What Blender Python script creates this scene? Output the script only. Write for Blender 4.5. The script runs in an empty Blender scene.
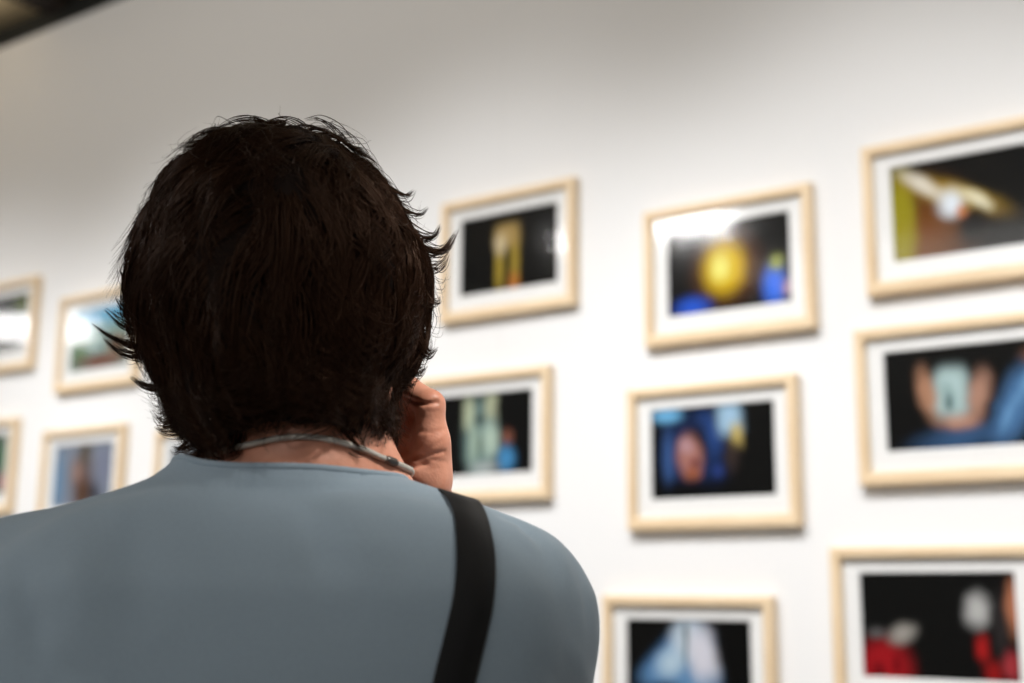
import bpy, bmesh, math, random
import numpy as np
from mathutils import Vector, Matrix
from mathutils.bvhtree import BVHTree

random.seed(7)
rng = np.random.default_rng(11)
SC = bpy.context.scene
COL = SC.collection

# ------------------------------------------------------------------ camera
F_PX = 1300.0
YAW, PITCH, ROLL = 0.6256, 0.1961, -0.0087
CAM = np.array([0.0, -2.5605, 1.28])


def rot(a, b, c):
    Rz = np.array([[math.cos(a), -math.sin(a), 0], [math.sin(a), math.cos(a), 0], [0, 0, 1]])
    Rx = np.array([[1, 0, 0], [0, math.cos(b), -math.sin(b)], [0, math.sin(b), math.cos(b)]])
    Ry = np.array([[math.cos(c), 0, math.sin(c)], [0, 1, 0], [-math.sin(c), 0, math.cos(c)]])
    return Rz @ Rx @ Ry          # columns: right, forward, up


RW = rot(YAW, PITCH, ROLL)
cam_d = bpy.data.cameras.new('camera')
cam = bpy.data.objects.new('camera', cam_d)
COL.objects.link(cam)
M = Matrix.Identity(4)
for r in range(3):
    M[r][0], M[r][1], M[r][2], M[r][3] = RW[r, 0], RW[r, 2], -RW[r, 1], CAM[r]
cam.matrix_world = M
cam_d.sensor_width = 36
cam_d.lens = F_PX * 36 / 1024
cam_d.clip_start = 0.02
cam_d.dof.use_dof = True
cam_d.dof.focus_distance = 0.99
cam_d.dof.aperture_fstop = 3.3
cam_d.dof.aperture_blades = 9
SC.camera = cam


def wallpt(px, py, z0=0.0):
    d = RW @ np.array([(px - 512) / F_PX, 1, -(py - 341.5) / F_PX])
    return CAM + d * ((z0 - CAM[1]) / d[1])


# the woman is modelled in her own frame: x right, y the way she faces, z up, origin on the floor under the neck
CAML = np.array([0.1415, -0.92, 1.28])
RL = rot(0, PITCH, ROLL)


def L(px, py, Y):
    d = RL @ np.array([(px - 512) / F_PX, 1, -(py - 341.5) / F_PX])
    return CAML + d * ((Y - CAML[1]) / d[1])


def Ldir(px, py):
    d = RL @ np.array([(px - 512) / F_PX, 1, -(py - 341.5) / F_PX])
    return d / np.linalg.norm(d)


def Lproj(P):
    q = (P - CAML) @ RL
    return np.stack([512 + F_PX * q[:, 0] / q[:, 1], 341.5 - F_PX * q[:, 2] / q[:, 1]], 1)


cy_, sy_ = math.cos(YAW), math.sin(YAW)
ROOT_LOC = (CAM[0] - (cy_ * CAML[0] - sy_ * CAML[1]), CAM[1] - (sy_ * CAML[0] + cy_ * CAML[1]), 0.0)

# ------------------------------------------------------------------ materials


def nmat(name):
    m = bpy.data.materials.new(name)
    m.use_nodes = True
    nt = m.node_tree
    b = nt.nodes['Principled BSDF']
    return m, nt, b


def sock(b, k, v):
    if k in b.inputs:
        b.inputs[k].default_value = v


def simple(name, col, rough=0.6, spec=0.5, metal=0.0, noise=0.0, scale=20, bump=0.0, bscale=200, **kw):
    m, nt, b = nmat(name)
    sock(b, 'Base Color', (*col, 1))
    sock(b, 'Roughness', rough)
    sock(b, 'Specular IOR Level', spec)
    sock(b, 'Metallic', metal)
    for k, v in kw.items():
        sock(b, k, v)
    tc = nt.nodes.new('ShaderNodeTexCoord')
    if noise:
        n = nt.nodes.new('ShaderNodeTexNoise')
        n.inputs['Scale'].default_value = scale
        n.inputs['Detail'].default_value = 4
        nt.links.new(tc.outputs['Object'], n.inputs['Vector'])
        mx = nt.nodes.new('ShaderNodeMix')
        mx.data_type = 'RGBA'
        mx.inputs['A'].default_value = (*[c * (1 - noise) for c in col], 1)
        mx.inputs['B'].default_value = (*[min(1, c * (1 + noise)) for c in col], 1)
        nt.links.new(n.outputs['Fac'], mx.inputs['Factor'])
        nt.links.new(mx.outputs['Result'], b.inputs['Base Color'])
    if bump:
        n2 = nt.nodes.new('ShaderNodeTexNoise')
        n2.inputs['Scale'].default_value = bscale
        nt.links.new(tc.outputs['Object'], n2.inputs['Vector'])
        bp = nt.nodes.new('ShaderNodeBump')
        bp.inputs['Strength'].default_value = bump
        bp.inputs['Distance'].default_value = 0.002
        nt.links.new(n2.outputs['Fac'], bp.inputs['Height'])
        nt.links.new(bp.outputs['Normal'], b.inputs['Normal'])
    return m


M_WALL = simple('white_wall_paint', (0.82, 0.82, 0.82), 0.75, 0.3, noise=0.012, scale=1.5, bump=0.08, bscale=60)
M_WALLB = simple('grey_wall_paint', (0.13, 0.13, 0.13), 0.8, 0.2, noise=0.03, scale=2)
M_FLOOR = simple('grey_concrete', (0.24, 0.225, 0.205), 0.55, 0.4, noise=0.15, scale=3)
M_CEIL = simple('tan_ceiling_board', (0.52, 0.42, 0.27), 0.8, 0.2, noise=0.1, scale=4)
M_DARK = simple('dark_stained_beam', (0.028, 0.020, 0.017), 0.7, 0.2, noise=0.2, scale=8)
M_BLACKTRIM = simple('black_cap_rail', (0.012, 0.013, 0.012), 0.6, 0.2, noise=0.1, scale=8)


def wood_material(name, axis):
    m, nt, b = nmat(name)
    tc = nt.nodes.new('ShaderNodeTexCoord')
    mp = nt.nodes.new('ShaderNodeMapping')
    mp.inputs['Scale'].default_value = (6, 60, 60) if axis == 'x' else (60, 60, 6)
    n = nt.nodes.new('ShaderNodeTexNoise')
    n.inputs['Scale'].default_value = 1.6
    n.inputs['Detail'].default_value = 5
    nt.links.new(tc.outputs['Object'], mp.inputs['Vector'])
    nt.links.new(mp.outputs['Vector'], n.inputs['Vector'])
    cr = nt.nodes.new('ShaderNodeValToRGB')
    cr.color_ramp.elements[0].position = 0.3
    cr.color_ramp.elements[0].color = (0.71, 0.53, 0.33, 1)
    cr.color_ramp.elements[1].position = 0.7
    cr.color_ramp.elements[1].color = (0.84, 0.67, 0.46, 1)
    nt.links.new(n.outputs['Fac'], cr.inputs['Fac'])
    nt.links.new(cr.outputs['Color'], b.inputs['Base Color'])
    sock(b, 'Roughness', 0.5)
    sock(b, 'Specular IOR Level', 0.3)
    return m


M_WOODX = wood_material('pale_wood_rail', 'x')
M_WOODZ = wood_material('pale_wood_stile', 'z')
M_MAT = simple('white_mat_board', (0.86, 0.86, 0.85), 0.9, 0.1, noise=0.01, scale=40)
M_BEVEL = simple('mat_core_bevel', (0.9, 0.9, 0.89), 0.9, 0.1, noise=0.01, scale=40)
M_BACK = simple('brown_backing_board', (0.30, 0.22, 0.14), 0.9, 0.1, noise=0.1, scale=30)

# picture glass: clear pane with its own mirror reflection
M_GLASS = bpy.data.materials.new('clear_picture_glass')
M_GLASS.use_nodes = True
_nt = M_GLASS.node_tree
_nt.nodes.remove(_nt.nodes['Principled BSDF'])
_t = _nt.nodes.new('ShaderNodeBsdfTransparent')
_g = _nt.nodes.new('ShaderNodeBsdfGlossy')
_g.inputs['Roughness'].default_value = 0.09
_f = _nt.nodes.new('ShaderNodeFresnel')
_f.inputs['IOR'].default_value = 1.5
_mx = _nt.nodes.new('ShaderNodeMixShader')
_geo = _nt.nodes.new('ShaderNodeNewGeometry')
_inv = _nt.nodes.new('ShaderNodeMath')
_inv.operation = 'SUBTRACT'
_inv.inputs[0].default_value = 1.0
_mul = _nt.nodes.new('ShaderNodeMath')
_mul.operation = 'MULTIPLY'
_nt.links.new(_geo.outputs['Backfacing'], _inv.inputs[1])      # only the outer surface of the pane mirrors
_nt.links.new(_inv.outputs[0], _mul.inputs[0])
_nt.links.new(_f.outputs['Fac'], _mul.inputs[1])
_nt.links.new(_mul.outputs[0], _mx.inputs['Fac'])
_nt.links.new(_t.outputs['BSDF'], _mx.inputs[1])
_nt.links.new(_g.outputs['BSDF'], _mx.inputs[2])
_nt.links.new(_mx.outputs['Shader'], _nt.nodes['Material Output'].inputs['Surface'])

M_SKIN, _nt, _b = nmat('tanned_skin')
sock(_b, 'Roughness', 0.48)
sock(_b, 'Specular IOR Level', 0.4)
sock(_b, 'Subsurface Weight', 0.06)
sock(_b, 'Subsurface Radius', (1.0, 0.35, 0.2))
sock(_b, 'Subsurface Scale', 0.006)
_tc = _nt.nodes.new('ShaderNodeTexCoord')
_n = _nt.nodes.new('ShaderNodeTexNoise')
_n.inputs['Scale'].default_value = 55
_n.inputs['Detail'].default_value = 6
_cr = _nt.nodes.new('ShaderNodeValToRGB')
_cr.color_ramp.elements[0].position = 0.3
_cr.color_ramp.elements[0].color = (0.55, 0.235, 0.150, 1)
_cr.color_ramp.elements[1].position = 0.7
_cr.color_ramp.elements[1].color = (0.68, 0.325, 0.220, 1)
_nt.links.new(_tc.outputs['Object'], _n.inputs['Vector'])
_nt.links.new(_n.outputs['Fac'], _cr.inputs['Fac'])
_nt.links.new(_cr.outputs['Color'], _b.inputs['Base Color'])
_v = _nt.nodes.new('ShaderNodeTexVoronoi')
_v.inputs['Scale'].default_value = 420
_nt.links.new(_tc.outputs['Object'], _v.inputs['Vector'])
_bp = _nt.nodes.new('ShaderNodeBump')
_bp.inputs['Strength'].default_value = 0.18
_bp.inputs['Distance'].default_value = 0.0006
_nt.links.new(_v.outputs['Distance'], _bp.inputs['Height'])
_nt.links.new(_bp.outputs['Normal'], _b.inputs['Normal'])

M_HAIR = simple('dark_brown_hair', (0.017, 0.0072, 0.0038), 0.38, 0.29, noise=0.45, scale=22, **{'Specular Tint': (0.72, 0.42, 0.27, 1)})
M_HAIRB = simple('dark_hair_mass', (0.010, 0.0055, 0.004), 0.8, 0.1, noise=0.2, scale=60)


def fabric(name, col, scale, bump, rough=0.9, noise=0.05):
    m, nt, b = nmat(name)
    sock(b, 'Roughness', rough)
    sock(b, 'Specular IOR Level', 0.15)
    sock(b, 'Sheen Weight', 0.15)
    tc = nt.nodes.new('ShaderNodeTexCoord')
    n = nt.nodes.new('ShaderNodeTexNoise')
    n.inputs['Scale'].default_value = 400
    nt.links.new(tc.outputs['Object'], n.inputs['Vector'])
    mx = nt.nodes.new('ShaderNodeMix')
    mx.data_type = 'RGBA'
    mx.inputs['A'].default_value = (*[c * (1 - noise) for c in col], 1)
    mx.inputs['B'].default_value = (*[c * (1 + noise) for c in col], 1)
    nt.links.new(n.outputs['Fac'], mx.inputs['Factor'])
    nt.links.new(mx.outputs['Result'], b.inputs['Base Color'])
    w = nt.nodes.new('ShaderNodeTexWave')
    w.inputs['Scale'].default_value = scale
    w.inputs['Distortion'].default_value = 1.0
    nt.links.new(tc.outputs['Object'], w.inputs['Vector'])
    bp = nt.nodes.new('ShaderNodeBump')
    bp.inputs['Strength'].default_value = bump
    bp.inputs['Distance'].default_value = 0.0004
    nt.links.new(w.outputs['Fac'], bp.inputs['Height'])
    nt.links.new(bp.outputs['Normal'], b.inputs['Normal'])
    return m


M_SHIRT = fabric('grey_blue_jersey', (0.278, 0.354, 0.42), 350, 0.1)
M_TROUSER = fabric('dark_navy_twill', (0.03, 0.035, 0.05), 300, 0.3)
M_STRAP = fabric('black_webbing', (0.006, 0.006, 0.0065), 260, 0.5, rough=0.6)
M_BAG = fabric('black_canvas', (0.010, 0.010, 0.011), 220, 0.4, rough=0.7)
M_STEEL = simple('brushed_steel', (0.55, 0.55, 0.55), 0.35, 0.5, metal=1.0, noise=0.1, scale=200)
M_SILVER = simple('grey_silver_cord', (0.52, 0.49, 0.44), 0.45, 0.5, metal=0.3, noise=0.25, scale=600)
M_CLASP = simple('dark_clasp_metal', (0.12, 0.11, 0.10), 0.4, 0.5, metal=0.8, noise=0.2, scale=300)
M_SHOE = simple('black_shoe_leather', (0.012, 0.011, 0.010), 0.4, 0.5, noise=0.2, scale=60)
M_SOLE = simple('grey_rubber_sole', (0.25, 0.24, 0.22), 0.8, 0.2, noise=0.1, scale=60)
M_EYE = simple('eye_white', (0.75, 0.72, 0.68), 0.15, 0.5, noise=0.03, scale=60)
M_IRIS = simple('brown_iris', (0.05, 0.025, 0.012), 0.15, 0.5, noise=0.3, scale=500)
M_LIP = simple('lip_skin', (0.42, 0.13, 0.11), 0.4, 0.4, noise=0.1, scale=100)

# ------------------------------------------------------------------ object helpers


def link(name, me, mat=None, parent=None, smooth=False):
    o = bpy.data.objects.new(name, me)
    COL.objects.link(o)
    if mat is not None:
        for mm in (mat if isinstance(mat, (list, tuple)) else [mat]):
            me.materials.append(mm)
    if parent is not None:
        o.parent = parent
    if smooth:
        me.polygons.foreach_set('use_smooth', [True] * len(me.polygons))
    return o


def mesh_arrays(name, V, Q):
    V = np.asarray(V, np.float32)
    Q = np.asarray(Q, np.int32)
    k = Q.shape[1]
    me = bpy.data.meshes.new(name)
    me.vertices.add(len(V))
    me.vertices.foreach_set('co', V.ravel())
    me.loops.add(Q.size)
    me.loops.foreach_set('vertex_index', Q.ravel())
    me.polygons.add(len(Q))
    me.polygons.foreach_set('loop_start', np.arange(0, Q.size, k, dtype=np.int32))
    me.polygons.foreach_set('loop_total', np.full(len(Q), k, np.int32))
    me.update(calc_edges=True)
    me.validate()
    return me


def bm_link(name, bm, mat=None, parent=None, smooth=False):
    me = bpy.data.meshes.new(name)
    bmesh.ops.recalc_face_normals(bm, faces=bm.faces)
    bm.to_mesh(me)
    bm.free()
    return link(name, me, mat, parent, smooth)


def box(bm, lo, hi, bevel=0.0):
    r = bmesh.ops.create_cube(bm, size=1)
    vs = r['verts']
    for v in vs:
        for i in range(3):
            v.co[i] = lo[i] if v.co[i] < 0 else hi[i]
    if bevel:
        es = list({e for v in vs for e in v.link_edges})
        bmesh.ops.bevel(bm, geom=es, offset=bevel, segments=2, affect='EDGES', profile=0.7)


def empty(name, loc=(0, 0, 0), rz=0.0):
    o = bpy.data.objects.new(name, None)
    o.empty_display_size = 0.1
    COL.objects.link(o)
    o.location = loc
    o.rotation_euler = (0, 0, rz)
    return o


def tag(o, label=None, cat=None, group=None, kind=None):
    if label:
        o['label'] = label
    if cat:
        o['category'] = cat
    if group:
        o['group'] = group
    if kind:
        o['kind'] = kind
    return o


def struct(name, lo, hi, mat, bevel=0.0):
    bm = bmesh.new()
    box(bm, lo, hi, bevel)
    return tag(bm_link(name, bm, mat), kind='structure')


def tube(name, pts, radii, mat, parent=None, sides=12, closed=False):
    pts = [Vector(p) for p in pts]
    n = len(pts)
    V, Q = [], []
    up = None
    for i in range(n):
        if closed:
            t = (pts[(i + 1) % n] - pts[i - 1]).normalized()
        else:
            t = (pts[min(i + 1, n - 1)] - pts[max(i - 1, 0)]).normalized()
        if up is None:
            up = t.orthogonal().normalized()
        up = (up - t * up.dot(t)).normalized()
        s = t.cross(up)
        r = radii[i] if hasattr(radii, '__len__') else radii
        for k in range(sides):
            a = 2 * math.pi * k / sides
            V.append(pts[i] + (up * math.cos(a) + s * math.sin(a)) * r)
    m = n if closed else n - 1
    for i in range(m):
        for k in range(sides):
            a, b = i * sides + k, i * sides + (k + 1) % sides
            c, d = ((i + 1) % n) * sides + (k + 1) % sides, ((i + 1) % n) * sides + k
            Q.append((a, b, c, d))
    me = bpy.data.meshes.new(name)
    faces = list(Q)
    if not closed:
        faces.append(tuple(range(sides))[::-1])
        faces.append(tuple((n - 1) * sides + k for k in range(sides)))
    me.from_pydata([tuple(v) for v in V], [], faces)
    me.update()
    return link(name, me, mat, parent, True)


# ------------------------------------------------------------------ the hall
WX0, WX1, WZ, CZ = -8.0, 2.6, 3.28, 3.40
BY = -11.0
# the picture wall: white panels on a studwork, with hairline joints between panels
bm = bmesh.new()
edges = [WX0, -6.765, -4.325, -1.885, 0.555, WX1]
for a, b in zip(edges[:-1], edges[1:]):
    box(bm, (a + 0.0003, 0, 0), (b - 0.0003, 0.02, WZ), 0.0006)
box(bm, (WX0, 0.02, 0), (WX1, 0.12, WZ))
tag(bm_link('wall_front', bm, M_WALL), kind='structure')
struct('trim_1', (WX0, -0.004, WZ), (WX1, 0.125, WZ + 0.075), M_BLACKTRIM)
struct('wall_upper', (WX0, 0.13, WZ - 0.1), (WX1, 0.2, CZ), M_DARK)
struct('floor', (WX0 - .1, BY - .1, -0.1), (WX1 + .1, 0.2, 0.0), M_FLOOR)
struct('ceiling', (WX0 - .1, BY - .1, CZ), (WX1 + .1, 0.2, CZ + 0.1), M_CEIL)
struct('wall_left', (WX0 - .1, BY, 0), (WX0, 0.2, CZ), M_WALLB)
struct('wall_right', (WX1, BY, 0), (WX1 + .1, 0.2, CZ), M_WALLB)
struct('wall_back', (WX0, BY - .1, 0), (WX1, BY, CZ), M_WALLB)
struct('baseboard_front', (WX0, -0.012, 0), (WX1, -0.0005, 0.08), M_MAT, 0.002)
for i, x in enumerate((-6.26, -5.06, -3.86, -2.66, -1.46, -0.26, 0.94, 2.14)):
    struct('trim_%d' % (i + 2), (x - 0.06, BY, CZ - 0.07), (x + 0.06, 0.13, CZ - 0.0005), M_DARK, 0.004)

# ------------------------------------------------------------------ picture frames
FW, FH, FD = 0.4128, 0.32, 0.026
PW, PH, PDZ = 0.2982, 0.200, 0.008


def print_material(name, base, blobs, warp=0.06):
    """a soft out-of-focus photograph: colour patches mixed over a base tone in the print's own UV space"""
    m, nt, b = nmat(name)
    sock(b, 'Roughness', 0.6)
    sock(b, 'Specular IOR Level', 0.06)
    base = tuple(c * .75 for c in base)
    blobs = [(*q[:5], tuple(min(.92, c ** 1.12 * .95) for c in q[5]), *q[6:]) for q in blobs]
    uv = nt.nodes.new('ShaderNodeUVMap')
    nz = nt.nodes.new('ShaderNodeTexNoise')
    nz.inputs['Scale'].default_value = 7
    nz.inputs['Detail'].default_value = 3
    nt.links.new(uv.outputs['UV'], nz.inputs['Vector'])
    off = nt.nodes.new('ShaderNodeVectorMath')
    off.operation = 'SUBTRACT'
    off.inputs[1].default_value = (0.5, 0.5, 0.5)
    nt.links.new(nz.outputs['Color'], off.inputs[0])
    sc = nt.nodes.new('ShaderNodeVectorMath')
    sc.operation = 'SCALE'
    sc.inputs['Scale'].default_value = warp
    nt.links.new(off.outputs[0], sc.inputs[0])
    ad = nt.nodes.new('ShaderNodeVectorMath')
    ad.operation = 'ADD'
    nt.links.new(uv.outputs['UV'], ad.inputs[0])
    nt.links.new(sc.outputs[0], ad.inputs[1])
    prev = None
    for (u, v, ru, rv, ang, col, soft, *boxy) in blobs:
        s = nt.nodes.new('ShaderNodeVectorMath')
        s.operation = 'SUBTRACT'
        s.inputs[1].default_value = (u, v, 0)
        nt.links.new(ad.outputs[0], s.inputs[0])
        asp = nt.nodes.new('ShaderNodeVectorMath')
        asp.operation = 'MULTIPLY'
        asp.inputs[1].default_value = (1.54, 1, 0)
        nt.links.new(s.outputs[0], asp.inputs[0])
        r = nt.nodes.new('ShaderNodeVectorRotate')
        r.rotation_type = 'Z_AXIS'
        r.inputs['Angle'].default_value = -math.radians(ang)
        nt.links.new(asp.outputs[0], r.inputs['Vector'])
        d = nt.nodes.new('ShaderNodeVectorMath')
        d.operation = 'MULTIPLY'
        d.inputs[1].default_value = (1 / (ru * 1.54), 1 / rv, 0)
        nt.links.new(r.outputs[0], d.inputs[0])
        ln = nt.nodes.new('ShaderNodeVectorMath')
        ln.operation = 'LENGTH'
        nt.links.new(d.outputs[0], ln.inputs[0])
        dist = ln.outputs['Value']
        if boxy:                # a rounded rectangle instead of an ellipse
            prv = d
            for _ in range(2):
                sq = nt.nodes.new('ShaderNodeVectorMath')
                sq.operation = 'MULTIPLY'
                nt.links.new(prv.outputs[0], sq.inputs[0])
                nt.links.new(prv.outputs[0], sq.inputs[1])
                prv = sq
            dt = nt.nodes.new('ShaderNodeVectorMath')
            dt.operation = 'DOT_PRODUCT'
            dt.inputs[1].default_value = (1, 1, 0)
            nt.links.new(prv.outputs[0], dt.inputs[0])
            pw_ = nt.nodes.new('ShaderNodeMath')
            pw_.operation = 'POWER'
            pw_.inputs[1].default_value = 0.25
            nt.links.new(dt.outputs['Value'], pw_.inputs[0])
            dist = pw_.outputs[0]
        mr = nt.nodes.new('ShaderNodeMapRange')
        mr.interpolation_type = 'SMOOTHSTEP'
        mr.inputs['From Min'].default_value = 1.0 + soft * 0.5
        mr.inputs['From Max'].default_value = max(0.0, 1.0 - soft)
        nt.links.new(dist, mr.inputs['Value'])
        mx = nt.nodes.new('ShaderNodeMix')
        mx.data_type = 'RGBA'
        nt.links.new(mr.outputs['Result'], mx.inputs['Factor'])
        if prev is None:
            mx.inputs['A'].default_value = (*base, 1)
        else:
            nt.links.new(prev, mx.inputs['A'])
        mx.inputs['B'].default_value = (*col, 1)
        prev = mx.outputs['Result']
    nt.links.new(prev, b.inputs['Base Color'])
    return m


BK = (0.005, 0.005, 0.0046)


def frame_meshes():
    w, h = FW / 2, FH / 2
    
    rails = {}
    # profile (inset, y): outer back, outer front (rounded), inner front, inner back (rebate)
    prof = [(0.0, 0.0), (0.0, -FD + 0.003), (0.0012, -FD + 0.0008), (0.003, -FD), (0.0165, -FD), (0.0205, -FD + 0.001), (0.0225, -FD + 0.004), (0.0225, -0.006), (0.012, -0.006), (0.012, 0.0)]
    corners = [(-1, -1), (1, -1), (1, 1), (-1, 1)]
    out = []
    for k in range(4):
        c0, c1 = corners[k], corners[(k + 1) % 4]
        bm = bmesh.new()
        def cp(c, i, y):       # the bottom rail is a little broader
            return (c[0] * (w - i), y, c[1] * (h - i * (1.2 if c[1] < 0 else 1.0)))
        a = [bm.verts.new(cp(c0, i, y)) for i, y in prof]
        b = [bm.verts.new(cp(c1, i, y)) for i, y in prof]
        n = len(prof)
        for j in range(n):
            bm.faces.new((a[j], a[(j + 1) % n], b[(j + 1) % n], b[j]))
        bm.faces.new(a[::-1])
        bm.faces.new(b)
        bmesh.ops.recalc_face_normals(bm, faces=bm.faces)
        me = bpy.data.meshes.new('rail')
        bm.to_mesh(me)
        bm.free()
        me.materials.append(M_WOODX if k in (0, 2) else M_WOODZ)
        out.append(me)
    return out


RAILS = frame_meshes()
# window mat with a bevelled opening
bm = bmesh.new()
o_w, o_h = FW / 2 - 0.0205, FH / 2 - 0.0205
yF, yB = -0.0115, -0.0085
op = [(-PW / 2, PDZ - PH / 2), (PW / 2, PDZ - PH / 2), (PW / 2, PDZ + PH / 2), (-PW / 2, PDZ + PH / 2)]
ou = [(-o_w, -o_h), (o_w, -o_h), (o_w, o_h), (-o_w, o_h)]
bv = 0.0022
opf = [(x + bv * (1 if x > 0 else -1), z + bv * (1 if z > PDZ else -1)) for x, z in op]
va = [bm.verts.new((x, yF, z)) for x, z in ou]
vb = [bm.verts.new((x, yF, z)) for x, z in opf]
vc = [bm.verts.new((x, yB, z)) for x, z in op]
vd = [bm.verts.new((x, yB, z)) for x, z in ou]
for i in range(4):
    j = (i + 1) % 4
    for p, q in ((va, vb), (vb, vc), (vc, vd), (vd, va)):
        bm.faces.new((p[i], p[j], q[j], q[i]))
bmesh.ops.recalc_face_normals(bm, faces=bm.faces)
ME_MAT = bpy.data.meshes.new('mat_board')
bm.to_mesh(ME_MAT)
bm.free()
ME_MAT.materials.append(M_MAT)
bm = bmesh.new()
box(bm, (-o_w - 0.006, -0.0050, -o_h - 0.006), (o_w + 0.006, -0.0005, o_h + 0.006))
ME_BACK = bpy.data.meshes.new('backing_board')
bm.to_mesh(ME_BACK)
bm.free()
ME_BACK.materials.append(M_BACK)
bm = bmesh.new()
box(bm, (-o_w, -0.0150, -o_h), (o_w, -0.0130, o_h))
ME_GLASS = bpy.data.meshes.new('glass')
bm.to_mesh(ME_GLASS)
bm.free()
ME_GLASS.materials.append(M_GLASS)


def print_mesh(mat):
    me = bpy.data.meshes.new('print')
    x, y, z = PW / 2 + 0.004, -0.0082, PH / 2 + 0.004
    t = 0.0006
    vs = [(-x, y, PDZ - z), (x, y, PDZ - z), (x, y, PDZ + z), (-x, y, PDZ + z), (-x, y + t, PDZ - z), (x, y + t, PDZ - z), (x, y + t, PDZ + z), (-x, y + t, PDZ + z)]
    me.from_pydata(vs, [], [(0, 1, 2, 3), (7, 6, 5, 4), (0, 4, 5, 1), (1, 5, 6, 2), (2, 6, 7, 3), (3, 7, 4, 0)])
    uvl = me.uv_layers.new(name='UVMap')
    for lp in me.loops:
        v = me.vertices[lp.vertex_index].co
        uvl.data[lp.index].uv = ((v.x + PW / 2) / PW, (v.z - PDZ + PH / 2) / PH)
    me.materials.append(mat)
    me.update()
    return me


def make_frame(u, v, label, mat):
    root = empty('picture_frame', (u, -0.0005, v))
    tag(root, label, 'picture frame', 'pale wood picture frames on the white wall')
    for me in RAILS:
        link('frame_rail', me, None, root)
    link('backing_board', ME_BACK, None, root)
    link('mat_board', ME_MAT, None, root)
    link('print', print_mesh(mat), None, root)
    link('glass', ME_GLASS, None, root)
    return root


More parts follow.
